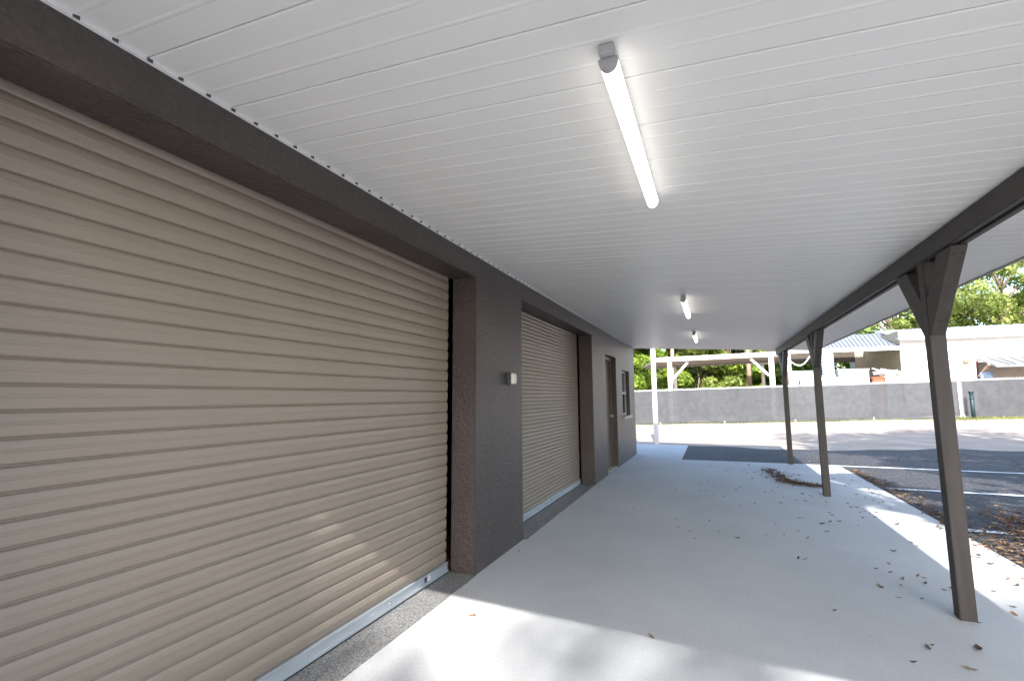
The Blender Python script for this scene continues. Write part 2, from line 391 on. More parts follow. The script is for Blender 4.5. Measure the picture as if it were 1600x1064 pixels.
def rollup(y0, y1, pitch, depth, lab, ny):
    r = link('roll_up_door', curtain(y0+.02, y1-.045, .085, ZH+.06, pitch, depth, ny, .0005), M['curtain'], bld)
    r['label'] = lab
    for p in r.data.polygons: p.use_smooth = False
    bm = bmesh.new(); box(bm, -.256, -.228, y0+.02, y1-.03, .014, .088); box(bm, -.2275, -.219, y0+.02, y1-.03, .014, .03); box(bm, -.2275, -.222, y0+.02, y1-.03, .078, .088)
    link('bottom_bar', bevel(bm, .0015, 1), M['alu'], r)
    link('rubber_seal', B(-.25, -.225, y0+.02, y1-.03, .0005, .0135), M['rubber'], r)
    link('guide_rail', B(-.30, -.262, y1-.09, y1-.001, .001, ZH+.1), M['rubber'], r)
    link('guide_rail', B(-.30, -.262, y0+.001, y0+.06, .001, ZH+.1), M['rubber'], r)
    return r
d1 = rollup(.41, YA, .0838, .0115, 'wide tan corrugated roll-up door nearest the camera', 70)
d2 = rollup(YB, YC, .0463, .0095, 'narrower tan roll-up door with finer ribs beyond the stucco pillar', 40)
for y in (2.05, 2.75, 3.1, 3.4):
    bm = bmesh.new(); cyl(bm, (-.2285, y, .05), (-.2235, y, .05), .007); link('bolt', bm, M['steel'], d1)
for y in (5.9, 6.15):
    bm = bmesh.new(); cyl(bm, (-.2285, y, .05), (-.2235, y, .05), .007); link('bolt', bm, M['bolt'], d2)
link('sticker', B(-.2282, -.2272, 3.155, 3.19, .037, .072), M['stickd'], d1)
link('sticker', B(-.2282, -.2274, 3.193, 3.235, .037, .072), M['stickw'], d1)
link('sticker', B(-.2282, -.2272, 2.55, 2.6, .045, .058), M['stickw'], d1)
# speckled threshold plates
for a, b in ((.41, YA), (YB, YC)):
    bm = bmesh.new(); y0, y1 = a+.003, b-.003
    vs = [bm.verts.new(p) for p in ((-.3, y0, .004), (.035, y0, .004), (.01 if b == YA else .005, y1, .004), (-.3, y1, .004))]
    vs2 = [bm.verts.new((v.co.x, v.co.y, -.02)) for v in vs]
    bm.faces.new(vs)
    for i in range(4): bm.faces.new((vs[i], vs2[i], vs2[(i+1) % 4], vs[(i+1) % 4]))
    link('threshold', fixn(bm), M['thresh'], bld)
# personnel door
dr = link('door', B(-.17, -.13, 8.80, 9.65, .02, 2.07), M['tand'], bld)
bm = bmesh.new(); box(bm, -.2, -.09, 8.723, 8.80, .003, 2.147); box(bm, -.2, -.09, 9.65, 9.727, .003, 2.147); box(bm, -.2, -.09, 8.80, 9.65, 2.07, 2.147)
link('door_frame', bevel(bm, .003, 1), M['tand'], dr)
bm = bmesh.new(); cyl(bm, (-.13, 9.58, 1.0), (-.08, 9.58, 1.0), .022); cyl(bm, (-.08, 9.58, 1.0), (-.055, 9.58, 1.0), .03); link('handle', bm, M['steel'], dr)
link('threshold', B(-.2, -.02, 8.723, 9.727, .004, .02), M['sill'], dr)
# window
wn = bpy.data.objects.new('window', None); COL.objects.link(wn); wn.parent = bld
bm = bmesh.new()
box(bm, -.13, -.08, 10.422, 10.46, .962, 1.938); box(bm, -.13, -.08, 11.30, 11.338, .962, 1.938)
box(bm, -.13, -.08, 10.46, 11.30, .962, 1.005); box(bm, -.13, -.08, 10.46, 11.30, 1.9, 1.938); box(bm, -.125, -.07, 10.46, 11.30, 1.43, 1.475)
link('frame', bm, M['frame'], wn); link('pane', B(-.112, -.1, 10.46, 11.30, 1.005, 1.43), M['glass'], wn); link('pane', B(-.122, -.11, 10.46, 11.30, 1.475, 1.9), M['glass'], wn)
bm = B(-.08, .045, 10.36, 11.40, .905, .958); link('sill', bevel(bm, .006), M['sill'], wn)

# wall light
wl = thing('wall_light', 'small grey wall light with pale rounded lens on the stucco pillar between the roll-up doors', 'wall light', (0, 4.2, 1.49))
def loc(o, *a): return o
bm = B(.001, .045, -.045, .045, 0, .125); link('housing', bevel(bm, .008), M['slate'], wl)
bm = bmesh.new(); n = 8
for sy in (-.022, .022):
    L = []
    for zz, rr in ((.012, .6), (.024, 1), (.1, 1), (.112, .6)):
        L.append([bm.verts.new((.0455+.03*rr*math.sin(math.pi*k/n), sy-.019*rr*math.cos(math.pi*k/n), zz)) for k in range(n+1)])
    for a, b in zip(L, L[1:]):
        for k in range(n): bm.faces.new((a[k], a[k+1], b[k+1], b[k]))
    bm.faces.new(L[0]); bm.faces.new(L[-1][::-1])
link('lens', fixn(bm), M['wlight'], wl, smooth=False)

# ------------------------------------------------------------------ covered patio
RN, RF, XE = -.28, 12.14, 3.86
pc = thing('patio_cover', 'white ribbed patio cover on dark timber beam and posts beside the garage', 'patio cover', (0, 0, 0))
def zc(x): return ZC - SL*x
RIB, Y0R = .1066, 1.2746                      # rib spacing; a joint at Y0R
prof = []                                     # (y, dz, material of the strip that starts here)
k0 = math.ceil((RN-Y0R)/RIB); k1 = math.floor((RF-Y0R)/RIB)
prof.append((RN, 0, 0))
for k in range(k0, k1+1):
    y = Y0R+k*RIB
    if y-.012 < RN or y+.012 > RF: continue
    if k % 3 == 0: prof += [(y-.009, 0, 0), (y-.0035, .003, 0), (y-.0030, .008, 1), (y+.0002, .008, 0), (y+.0006, .003, 0), (y+.006, .0, 0)]
    else: prof += [(y-.012, 0, 0), (y-.006, -.0016, 0), (y+.001, -.0016, 0), (y+.006, .0, 0), (y+.009, .0005, 0), (y+.012, 0, 0)]
prof.append((RF, 0, 0))
bm = bmesh.new()
xa, xb_ = -.0, XE
L = [(bm.verts.new((xa, y, zc(xa)+dz)), bm.verts.new((xb_, y, zc(xb_)+dz))) for y, dz, _ in prof]
for (a, b), (c, d), p in zip(L, L[1:], prof):
    bm.faces.new((a, c, d, b)).material_index = p[2]
tv = [bm.verts.new((x, y, zc(x)+.09)) for x, y in ((xa, RN), (xb_, RN), (xb_, RF), (xa, RF))]
bm.faces.new(tv)
bm.faces.new([l[1] for l in L] + [tv[2], tv[1]]); bm.faces.new([l[0] for l in L][::-1] + [tv[0], tv[3]])
bm.faces.new((L[0][0], L[0][1], tv[1], tv[0])); bm.faces.new((L[-1][1], L[-1][0], tv[3], tv[2]))
link('ceiling_panel', bm, [M['ceil'], M['seam']], pc)
# wall channel with the little dark rib ends
bm = bmesh.new(); box(bm, .001, .016, RN, RF, zc(0)-.012, zc(0)-.0015)
for k in range(k0, k1+1):
    y = Y0R+k*RIB
    if RN < y < RF-.02:
        a = [bm.verts.new(p) for p in ((.0165, y-.006, zc(0)-.0125), (.022, y+.010, zc(0)-.006), (.0165, y+.013, zc(0)-.0125))]
        b = [bm.verts.new((v.co.x, v.co.y, zc(0)-.0018)) for v in a]
        for f in (a[::-1], b, (a[0], a[1], b[1], b[0]), (a[1], a[2], b[2], b[1]), (a[2], a[0], b[0], b[2])): bm.faces.new(f).material_index = 1
link('wall_channel', bm, [M['trim'], M['notch']], pc)
# eave gutter edge, end fascias
bm = bmesh.new(); box(bm, XE+.001, XE+.022, RN-.02, RF+.02, zc(XE)-.012, zc(XE)+.1); link('eave_trim', bm, M['seam'], pc)
bm = bmesh.new(); bar(bm, (0.002, RF+.011, zc(0)+.045), (XE, RF+.011, zc(XE)+.045), .02, .1, Vector((0, 1, 0))); link('end_trim', fixn(bm), M['trim'], pc)
bm = bmesh.new(); bar(bm, (0.002, RN-.011, zc(0)+.045), (XE, RN-.011, zc(XE)+.045), .02, .1, Vector((0, 1, 0))); link('end_trim', fixn(bm), M['trim'], pc)
# beam: two plies with a gap between
XB = 3.112; ZB = 2.26
bm = B(XB, XB+.038, RN+.02, RF-.02, ZB, zc(XB)-.004); link('beam', bevel(bm, .004), M['wood'], pc)
bm = B(XB+.052, XB+.092, RN+.02, RF-.02, ZB-.006, zc(XB+.09)-.004); link('beam', bevel(bm, .004), M['wood'], pc)
def post(y):
    p = link('post', bevel(B(3.118, 3.204, y-.044, y+.044, 0, ZB+.05), .003), M['woodp'], pc)
    for s in (-1, 1):
        bm = bmesh.new()
        # knee brace cut to the post face and the beam underside
        x0, x1 = 3.121, 3.201
        y_a, y_b = y+s*.045, y+s*.045
        q = [(y+s*.0445, 1.76), (y+s*.0445, 2.0), (y+s*.262, ZB-.007), (y+s*.46, ZB-.007), (y+s*.46, ZB-.02)]
        A_ = [bm.verts.new((x0, a, b)) for a, b in q]; B_ = [bm.verts.new((x1, a, b)) for a, b in q]
        bm.faces.new(A_); bm.faces.new(B_[::-1])
        for i in range(5): j = (i+1) % 5; bm.faces.new((A_[i], B_[i], B_[j], A_[j]))
        fixn(bm); link('brace', bevel(bm, .003, 1), M['wood'], p)
    for (dx, dy, z) in ((.022, -.43, 2.205), (.062, -.43, 2.205), (.022, -.13, 1.85), (.062, -.13, 1.85)):
        bm = bmesh.new(); n = Vector((0, -.76, -.65))
        c = Vector((3.121+dx, y+dy+.0, z)); 
        # onto the sloping lower face of the near brace
        f0 = Vector((0, y-.0445, 1.76)); f1 = Vector((0, y-.46, ZB-.02)); t = (z-f0.z)/(f1.z-f0.z); c.y = f0.y+(f1.y-f0.y)*t
        cyl(bm, c-n*.002, c+n*.004, .006, n=8); link('bolt', bm, M['bolt'], p)
    return p
for y in (3.995, 7.98, 11.36): post(y)

# ceiling lights
def ceiling_light(y0, lab):
    x = 1.530; z = zc(x)
    t = thing('ceiling_light', lab, 'light', (x, y0, z), 'linear lights under the patio cover')
    L_ = 1.22; w = .03
    link('housing', bevel(B(-.026, .026, .0, L_, -.035, -.002), .003, 1), M['lampw'], t)
    bm = bmesh.new(); n = 12
    def ring(yy, s=1.0): return [bm.verts.new((-w*s*math.cos(math.pi*k/n), yy, -.034-.042*s*math.sin(math.pi*k/n))) for k in range(n+1)]
    A_, B_ = ring(.012), ring(L_-.004)
    for k in range(n): bm.faces.new((A_[k], B_[k], B_[k+1], A_[k+1])).smooth = True
    bm.faces.new(A_); bm.faces.new(B_[::-1]); bm.faces.new((A_[0], A_[-1], B_[-1], B_[0]))
    link('diffuser', fixn(bm), M['glow'], t)
    bm = bmesh.new()
    C_ = [bm.verts.new((-w*1.04*math.cos(math.pi*k/n), -.004, -.034-.044*math.sin(math.pi*k/n))) for k in range(n+1)]
    D_ = [bm.verts.new((v.co.x, .0115, v.co.z)) for v in C_]
    for k in range(n): bm.faces.new((C_[k], D_[k], D_[k+1], C_[k+1]))
    bm.faces.new(C_); bm.faces.new(D_[::-1]); bm.faces.new((C_[0], C_[-1], D_[-1], D_[0]))
    link('end_cap', fixn(bm), M['lampg'], t)
    link('end_box', bevel(B(-.024, .024, -.03, -.0045, -.034, -.002), .003, 1), M['lampg'], t)
    return t
ceiling_light(1.425, 'white linear ceiling light, the large one nearest the camera')
ceiling_light(5.55, 'white linear ceiling light, the small one between the other two')
ceiling_light(8.75, 'white linear ceiling light farthest away, near the end of the ceiling')

# white metal post beyond the slab end
wp = link('metal_post', bevel(B(-.062, .062, -.062, .062, -.05, 3.3), .01), M['white']); wp.location = (.17, 14.95, 0)
tag(wp, 'slim white square metal post at the far end of the concrete slab', 'post')

# ------------------------------------------------------------------ fence
YFN = 28.0
def fence(x0, x1, y0, y1, lab):
    f = thing('screened_fence', lab, 'fence', (0, 0, 0))
    nx = int((x1-x0)/.25); top = lambda x: 1.66 + (x+2.3)*.0235
    V, F = [], []
    for i in range(nx+1):
        x = x0+(x1-x0)*i/nx; y = y0+(y1-y0)*i/nx; b = gz(x, y)
        for j in range(9):
            t = j/8; V.append((x, y - .03 + .02*math.sin(x*2.6+t*3)+.012*math.sin(x*7), b+.09+.03*math.sin(x*1.3)*(1-t) + (top(x)-.035-b-.09)*t))
    for i in range(nx):
        for j in range(8): a = i*9+j; F.append((a, a+9, a+10, a+1))
    link('screen_fabric', (V, F), M['fabric'], f, smooth=True)
    bm = bmesh.new(); tube(bm, [(x0+(x1-x0)*k/10, y0+(y1-y0)*k/10, top(x0+(x1-x0)*k/10)) for k in range(11)], .028); link('top_rail', bm, M['white'], f)
    bm = bmesh.new(); n = int((x1-x0)/.11)                       # twisted wire ends of the chain link
    for k in range(n):
        x = x0+(x1-x0)*(k+.5)/n; y = y0+(y1-y0)*(k+.5)/n; z = top(x)
        for s in (-1, 1): bar(bm, (x-s*.03, y-.01, z-.02), (x+s*.02, y-.01, z+.06), .007, .007)
    tag(link('wire_tips', bm, M['white'], f), kind='stuff')
    n = max(2, int((x1-x0)/2.9))
    for k in range(n+1):
        x = x0+(x1-x0)*k/n; y = y0+(y1-y0)*k/n+.05
        bm = bmesh.new(); cyl(bm, (x, y-.11, gz(x, y)-.05), (x, y-.11, gz(x, y)+.12), .022); cyl(bm, (x, y, gz(x, y)-.05), (x, y, top(x)+.02), .03)
        link('fence_post', bm, M['white'], f)
    return f
xs_ = at(1505, 640, YFN).x
fence(-14, xs_-.12, YFN, YFN, 'long chain link fence covered with grey privacy screen behind the dirt strip')
f2 = fence(xs_+.0, 24, YFN, YFN-.3, 'right hand stretch of grey screened fence beyond the laced joint')
bm = bmesh.new()
for k in range(14):
    z = gz(xs_, YFN)+.12+k*.115
    bar(bm, (xs_-.13, YFN-.06, z), (xs_+.02, YFN-.06, z+.05), .02, .05 if k > 5 else .035)
link('lacing', fixn(bm), M['white'], f2)
g = at(1522, 655, YFN-.5)
bm = bmesh.new(); cyl(bm, (0, 0, -.1), (0, 0, 1.12), .075, n=14); cyl(bm, (0, 0, 1.12), (0, 0, 1.2), .095, n=14); cyl(bm, (0, 0, 0.86), (0, 0, .9), .085, n=14)
o = link('bollard', bm, M['green']); o.location = (g.x, YFN-.5, gz(g.x, YFN-.5)); tag(o, 'short dark green pipe standing in front of the screened fence by the joint', 'pipe post')

# ------------------------------------------------------------------ pavilion beyond the fence
def quadbox(bm, pts, th, mi=0):                      # four top points, extruded down
    a = [bm.verts.new(p) for p in pts]; b = [bm.verts.new((p[0], p[1], p[2]-th)) for p in pts]
    bm.faces.new(a).material_index = mi; bm.faces.new(b[::-1]).material_index = mi
    for i in range(4): bm.faces.new((a[i], b[i], b[(i+1) % 4], a[(i+1) % 4])).material_index = mi
    return bm
YP = 31.0
pv = thing('open_carport', 'open white metal carport with angled braces beyond the fence', 'carport', (0, 0, 0))
a, b = at(1025, 562.5, YP), at(1214, 553, YP)
bl, br_ = at(1052, 576, YP+7), at(1204, 566, YP+7)
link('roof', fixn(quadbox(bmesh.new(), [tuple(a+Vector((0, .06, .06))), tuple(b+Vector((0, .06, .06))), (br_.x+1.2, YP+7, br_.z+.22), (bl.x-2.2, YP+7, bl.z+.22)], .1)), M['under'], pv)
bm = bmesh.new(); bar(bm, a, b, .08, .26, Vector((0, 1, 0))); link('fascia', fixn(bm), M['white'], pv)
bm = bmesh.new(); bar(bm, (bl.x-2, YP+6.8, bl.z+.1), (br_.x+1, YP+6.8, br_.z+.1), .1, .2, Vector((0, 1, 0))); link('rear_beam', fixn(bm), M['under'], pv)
for px in (1047.5, 1207.5):
    q = at(px, 600, YP+.1); zt = a.z+(b.z-a.z)*(q.x-a.x)/(b.x-a.x)-.1
    bm = bmesh.new(); box(bm, q.x-.13, q.x+.13, YP+.06, YP+.3, gz(q.x, YP)-.1, zt)
    link('post', bm, M['white'], pv)
    s = 1 if px < 1100 else -1
    bm = bmesh.new(); bar(bm, (q.x+s*.15, YP+.18, zt-1.1), (q.x+s*1.05, YP+.18, zt-.12), .13, .13, Vector((0, 1, 0))); link('brace', fixn(bm), M['white'], pv)
for px in (1056, 1193):
    q = at(px, 600, YP+6.8); bm = bmesh.new(); box(bm, q.x-.1, q.x+.1, YP+6.6, YP+6.74, gz(q.x, YP+7)-.1, bl.z+.15); link('post', bm, M['steel'], pv)

def pole(px, Y, r, h, lab, nm='wooden_pole', m='pole', cat='pole'):
    q = at(px, 600, Y); bm = bmesh.new(); cyl(bm, (0, 0, -.3), (.05, 0, h), r, r*.8, n=12)
    o = link(nm, bm, M[m]); o.location = (q.x, Y, gz(q.x, Y)); tag(o, lab, cat)
pole(1171, 39.5, .17, 9, 'tan wooden pole standing behind the right half of the white carport')
pole(1052, 40, .16, 9, 'thin pale pole rising above the left end of the white carport roof')

# ------------------------------------------------------------------ white building with lean-to
YW = 36.0
wb = thing('white_metal_building', 'white metal building with open lean-to and low sloping roof beyond the fence', 'building', (0, 0, 0))
eL, eR = at(1406, 532, YW), at(1600, 521, YW)
xL, xR = eL.x, eR.x+12; zt = (eL.z+eR.z)/2
o1, o2 = at(1527, 560, YW).x, at(1700, 560, YW).x; oz = at(1560, 566, YW).z+.1
bm = bmesh.new()
box(bm, xL, o1, YW, YW+.2, -.4, zt-.05); box(bm, o1, o2, YW, YW+.2, oz, zt-.05); box(bm, o2, xR, YW, YW+.2, -.4, zt-.05)
box(bm, xL, xL+.2, YW+.2, YW+12, -.4, zt-.05); link('wall', fixn(bm), M['whitew'], wb)
bm = bmesh.new(); box(bm, o1-.1, o1-.002, YW-.03, YW-.002, 0, oz); link('door_jamb', bm, M['maroon'], wb)
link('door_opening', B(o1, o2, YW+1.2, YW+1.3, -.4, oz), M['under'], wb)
rg = at(1600, 506, YW+6); rl = at(1370, 518, YW+6)
bm = quadbox(bmesh.new(), [(xL-.15, YW-.35, zt+.02), (xR, YW-.35, zt+.02), (xR, YW+6, rg.z), (rl.x, YW+6, rg.z)], .08)
for k in range(46):
    x = xL+.2+k*.6
    if x < xR: bar(bm, (x, YW-.34, zt+.03), (x, YW+6, rg.z+.02), .05, .05)
link('roof', fixn(bm), M['roofm'], wb)
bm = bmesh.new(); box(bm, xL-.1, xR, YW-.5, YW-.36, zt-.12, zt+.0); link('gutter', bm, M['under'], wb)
# lean-to
l0, l1 = at(1226, 549.5, YW), at(1407, 541, YW); zl = (l0.z+l1.z)/2
u0, u1 = at(1300, 530, YW+5), at(1372, 519, YW+5)
bm = bmesh.new(); TL = (l0.x, YW-.3, zl); TR = (l1.x, YW-.3, zl); UL = (l0.x, YW+5, u1.z-.1); UR = (u1.x+.8, YW+5, u1.z-.1)
quadbox(bm, [TL, TR, UR, UL], .07)
for k in range(28):
    t = (k+.5)/28; p0 = Vector(TL).lerp(Vector(TR), t); p1 = Vector(UL).lerp(Vector(UR), t); bar(bm, p0+Vector((0, 0, .02)), p1+Vector((0, 0, .02)), .06, .07)
link('lean_to_roof', fixn(bm), M['roofg'], wb)
bm = bmesh.new(); box(bm, l0.x, l1.x, YW-.36, YW-.302, zl-.2, zl+.03); link('fascia', bm, M['white'], wb)
g0 = at(1336, 560, YW+7).x; zg = at(1320, 566, YW+7).z
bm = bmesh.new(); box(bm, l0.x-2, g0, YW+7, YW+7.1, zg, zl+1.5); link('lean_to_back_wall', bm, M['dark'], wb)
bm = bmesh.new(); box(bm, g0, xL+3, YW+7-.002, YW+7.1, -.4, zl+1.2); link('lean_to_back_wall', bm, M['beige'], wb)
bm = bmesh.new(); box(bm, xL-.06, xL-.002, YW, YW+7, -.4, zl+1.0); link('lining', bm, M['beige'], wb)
for px in (1233,):
    q = at(px, 580, YW); link('lean_to_post', B(q.x-.12, q.x+.12, YW-.2, YW, -.4, zl-.06), M['steel'], wb)
# wall lamp
q = at(1508, 563, YW); w2 = thing('wall_lamp', 'small tan wall lamp on the sunlit white metal building', 'wall lamp', (q.x, YW, q.z))
link('housing', bevel(B(-.1, .1, -.16, -.004, -.05, .2), .02), M['under'], w2); link('lens', bevel(B(-.14, .16, -.2, -.02, -.17, -.052), .03), M['dry2'], w2)
# awning
a0, a1 = at(1526, 559, YW), at(1556.5, 570.5, YW-1.9)
aw = thing('awning', 'ribbed metal awning propped out over the open bay of the white building', 'awning', (0, 0, 0))
bm = quadbox(bmesh.new(), [(a0.x, YW-.01, a0.z), (o2+.2, YW-.01, a0.z), (o2+.2, YW-1.9, a1.z), (a1.x-.0, YW-1.9, a1.z)], .1)
for k in range(24):
    x = a0.x+.4+k*.5
    if x < o2: bar(bm, (x, YW-.02, a0.z+.02), (x+.25 if k == 0 else x, YW-1.88, a1.z+.02), .06, .08)
link('panel', fixn(bm), M['roofg'], aw)
p0, p1 = at(1546, 569, YW-1.4), at(1530.5, 588, YW-.1)
bm = bmesh.new(); bar(bm, p0, p1, .12, .1); link('strut', fixn(bm), M['pole'], aw)
q = at(1543, 590, YW-.6)
bm = bmesh.new(); zz = gz(q.x, YW); h = at(1543, 581, YW-.6).z-zz
cyl(bm, (0, 0, 0), (-.12, 0, h), .26, .26, n=20); cyl(bm, (-.06, 0, h*.5), (-.065, 0, h*.53), .275, n=20); cyl(bm, (-.1, 0, h*.86), (-.105, 0, h*.89), .275, n=20)
o = link('drum', bm, M['blue']); o.location = (q.x+.1, YW-.6, zz); tag(o, 'blue plastic drum standing under the metal awning', 'drum')

# yard objects between fence and lean-to
def yardbox(nm, pxl, pxr, pyt, Y, dep, m, lab, cat, side=None, lid=True, bot=None):
    p, r = at(pxl, pyt, Y), at(pxr, pyt, Y); z0 = gz(p.x, Y)
    if bot: z0 = at(pxl, bot, Y).z
    t = thing(nm, lab, cat, (p.x, Y, z0)); w = r.x-p.x; h = p.z-z0
    link('body', bevel(B(0, w, 0, dep, 0, h-.08), .02, 1), M[m], t)
    if lid: link('lid', bevel(B(-.04, w+.04, -.04, dep+.04, h-.079, h), .015, 1), M['white'] if m != 'rust' else M[m], t)
    if side: link('side_panel', B(w+.001, w+.05, .1, dep-.1, 0, h-.1), M[side], t)
    return t, w, h
t, w, h = yardbox('storage_bin', 1232, 1272, 580, 33, 1.6, 'white', 'tall white storage bin with dark slot beside the carport', 'bin')
q = at(1249.5, 598, 33); link('slot', bevel(B(q.x-t.location.x-.07, q.x-t.location.x+.07, -.012, .05, h-1.1, h-.55), .02, 1), M['notch'], t)
yardbox('low_chest', 1284, 1346, 590, 32.2, 1.2, 'white', 'low long white chest just behind the fence below the tank', 'chest')
yardbox('white_crate', 1311, 1357, 577, 33.8, 1.8, 'white', 'big white crate with dark red side panel under the lean-to', 'crate', side='maroon')
yardbox('carton', 1364, 1382, 589, 33.5, .8, 'rust', 'red brown carton beside the paper heap under the lean-to', 'carton')
yardbox('white_cabinet', 1383, 1408, 587, 33.5, .9, 'tank', 'pale cabinet at the right end of the lean-to', 'cabinet', side='maroon')
p, r = at(1367, 587, 33.9), at(1405, 587, 33.9)
bm = bmesh.new()
for k in range(26):
    cx, cz = random.uniform(p.x+.2, r.x-.1), p.z+.1+random.uniform(0, .22)
    m4 = Matrix.Translation((cx, 34.0+random.uniform(-.3, .1), cz)) @ Matrix.Rotation(random.uniform(-.5, .5), 4, 'Y') @ Matrix.Rotation(random.uniform(-1, 1), 4, 'Z')
    v = [bm.verts.new(m4 @ Vector(c)) for c in ((-.3, -.2, 0), (.3, -.2, .02), (.3, .2, 0), (-.3, .2, .04), (-.3, -.2, -.04), (.3, -.2, -.03), (.3, .2, -.04), (-.3, .2, -.02))]
    for f in ((3, 2, 1, 0), (4, 5, 6, 7), (0, 1, 5, 4), (1, 2, 6, 5), (2, 3, 7, 6), (3, 0, 4, 7)): bm.faces.new([v[i] for i in f])
o = link('sheet_heap', fixn(bm), M['white']); tag(o, 'untidy heap of flat white sheets lying on the carton and cabinet', 'heap')
# tank
q = at(1295, 590, 34.2); h = at(1295, 549, 34.2).z-at(1295, 589, 34.2).z; zb = at(1295, 589, 34.2).z
tk = thing('ribbed_tank', 'upright pale blue cylindrical tank on a banded metal stand under the lean-to', 'tank', (q.x, 34.2, gz(q.x, 34.2)))
zb -= tk.location.z; rr = (at(1305, 570, 34.2).x-at(1285.5, 570, 34.2).x)/2
bm = bmesh.new()
for k in range(9): cyl(bm, (0, 0, zb+h*k/9), (0, 0, zb+h*(k+.82)/9), rr, n=24); cyl(bm, (0, 0, zb+h*(k+.8)/9), (0, 0, zb+h*(k+1.02)/9), rr*.96, n=24)
link('tank_body', bm, M['tank'], tk)
bm = bmesh.new(); cyl(bm, (0, 0, 0), (0, 0, zb-.01), rr*.8, n=20)
for k in range(6): a_ = k*math.pi/3; bar(bm, (rr*math.cos(a_), rr*math.sin(a_), 0), (rr*math.cos(a_), rr*math.sin(a_), zb+.12), .06, .06)
link('stand', bm, M['steel'], tk)
bm = bmesh.new(); cyl(bm, (0, 0, zb-.02), (0, 0, zb+.05), rr*1.08, n=24); link('band', bm, M['steel'], tk)
# hanging cable
pts = [at(px, py, YW-.5) for px, py in ((1229, 552), (1231, 562), (1237, 566), (1243, 570), (1250, 571.5), (1257, 568), (1261, 563), (1266, 556))]
bm = bmesh.new(); tube(bm, pts, .04, 6); o = link('hanging_cable', bm, M['white']); tag(o, 'white cable sagging under the left end of the lean-to roof', 'cable')

# ------------------------------------------------------------------ trees
rng = np.random.default_rng(5)
def crown_mesh(clumps, n, size, flat=.75):
    cl = np.array([c[:3] for c in clumps]); rad = np.array([c[3] for c in clumps]); w = rad**2; w = w/w.sum()
    idx = rng.choice(len(clumps), n, p=w)
    d = rng.normal(size=(n, 3)); d /= np.linalg.norm(d, axis=1)[:, None]
    r = rad[idx]*(.55+.5*rng.random(n)**.6)*rng.choice([1, 1, 1, .6, 1.15], n)
    p = cl[idx] + d*r[:, None]*np.array([1, 1, flat])
    a = rng.normal(size=(n, 3)); a /= np.linalg.norm(a, axis=1)[:, None]
    nn = d*.7+rng.normal(size=(n, 3))*.6; b = np.cross(a, nn); b /= np.linalg.norm(b, axis=1)[:, None]; a = np.cross(b, nn); a /= np.linalg.norm(a, axis=1)[:, None]
    s = size*(.5+rng.random(n))[:, None]
    V = np.empty((n*4, 3)); V[0::4] = p-a*s; V[1::4] = p+b*s*.45; V[2::4] = p+a*s; V[3::4] = p-b*s*.45
    F = np.arange(n*4).reshape(n, 4)
    return V.tolist(), F.tolist()
def tree(x, y, h, rad, lab, n=9000, leaf=.22, m='leafA', base=.35, nclump=26, nm='tree', sp=1.0, tr=None, cr=(.16, .3), group=None, seed=None):
    rs = random.Random(seed if seed is not None else int(x*31+y*17))
    t = thing(nm, lab, 'tree', (x, y, gz(x, y)), group)
    tr = tr or h*.02+.08
    bm = bmesh.new(); zb = h*base
    pts = [(0, 0, -.3)]; 
    for k in range(1, 6): pts.append((rs.uniform(-.06, .06)*h*.3, rs.uniform(-.06, .06)*h*.3, h*.8*k/5))
    tube(bm, pts, [tr*(1-.14*k) for k in range(6)], 9)
    link('trunk', bm, M['bark'], t)
    clumps = []
    for k in range(nclump):
        u = rs.random(); zz = zb+(h-zb)*u; R_ = rad*math.sin(math.pi*(.18+.72*u))**.7*sp
        a = rs.uniform(0, 2*math.pi); q = R_*math.sqrt(rs.random())
        clumps.append((q*math.cos(a), q*math.sin(a), zz, rad*rs.uniform(*cr)))
    bm = bmesh.new()
    for c in clumps[::2]:
        z0 = max(zb*.6, c[2]-math.hypot(c[0], c[1])*.8-.3); z0 = min(z0, h*.75)
        i = min(4, int(z0/(h*.8)*5)); s0 = Vector(pts[i]).lerp(Vector(pts[i+1]), .5); s0.z = z0
        e = Vector(c[:3]); md = s0.lerp(e, .5)+Vector((rs.uniform(-.2, .2)*rad*.3, rs.uniform(-.2, .2)*rad*.3, .05*h))
        tube(bm, [s0, md, e], [tr*.4, tr*.26, tr*.08], 6)
    link('limbs', bm, M['bark'], t)
    link('crown', crown_mesh(clumps, n, leaf), M[m], t)
    return t
# bright hedge of trees behind the carport
for px, Y, h, rad, m, lab, n in (
  (985, 41, 9.5, 3.4, 'leafA', 'bright green bushy tree at the far left, beside the corner of the garage', 12000),
  (1030, 43.5, 10.5, 3.2, 'leafA', 'bushy green tree behind the left post of the white carport', 12000),
  (1090, 42.5, 9.0, 3.4, 'leafB', 'yellow green tree seen through the left half of the white carport', 13000),
  (1143, 44, 10, 3.3, 'leafA', 'green tree seen through the right half of the white carport', 12000),
  (1200, 47, 8.5, 3.0, 'leafC', 'dull green tree behind the right post of the white carport', 9000)):
    q = at(px, 600, Y); tree(q.x, Y, h, rad, lab, n=int(n*1.2), leaf=.2, m=m, base=.0, nclump=48, cr=(.16, .34), tr=.09)
for px, Y, h, rad, wh in ((1000, 54, 12, 5, 'directly right of the garage corner'), (1060, 55, 13, 5.5, 'above the left end of the carport'), (1120, 54, 12, 5, 'above the middle of the carport'), (1180, 56, 11, 5, 'above the right end of the carport'), (1245, 56, 8, 4, 'seen under the left end of the lean-to'), (1305, 56, 7.5, 4, 'seen through the back of the lean-to beside the tank')):
    q = at(px, 600, Y); tree(q.x, Y, h, rad, 'dark far tree '+wh, n=8000, leaf=.32, m='leafC', base=.0, nclump=36, group='dark trees of the far row', cr=(.2, .36), tr=.1)
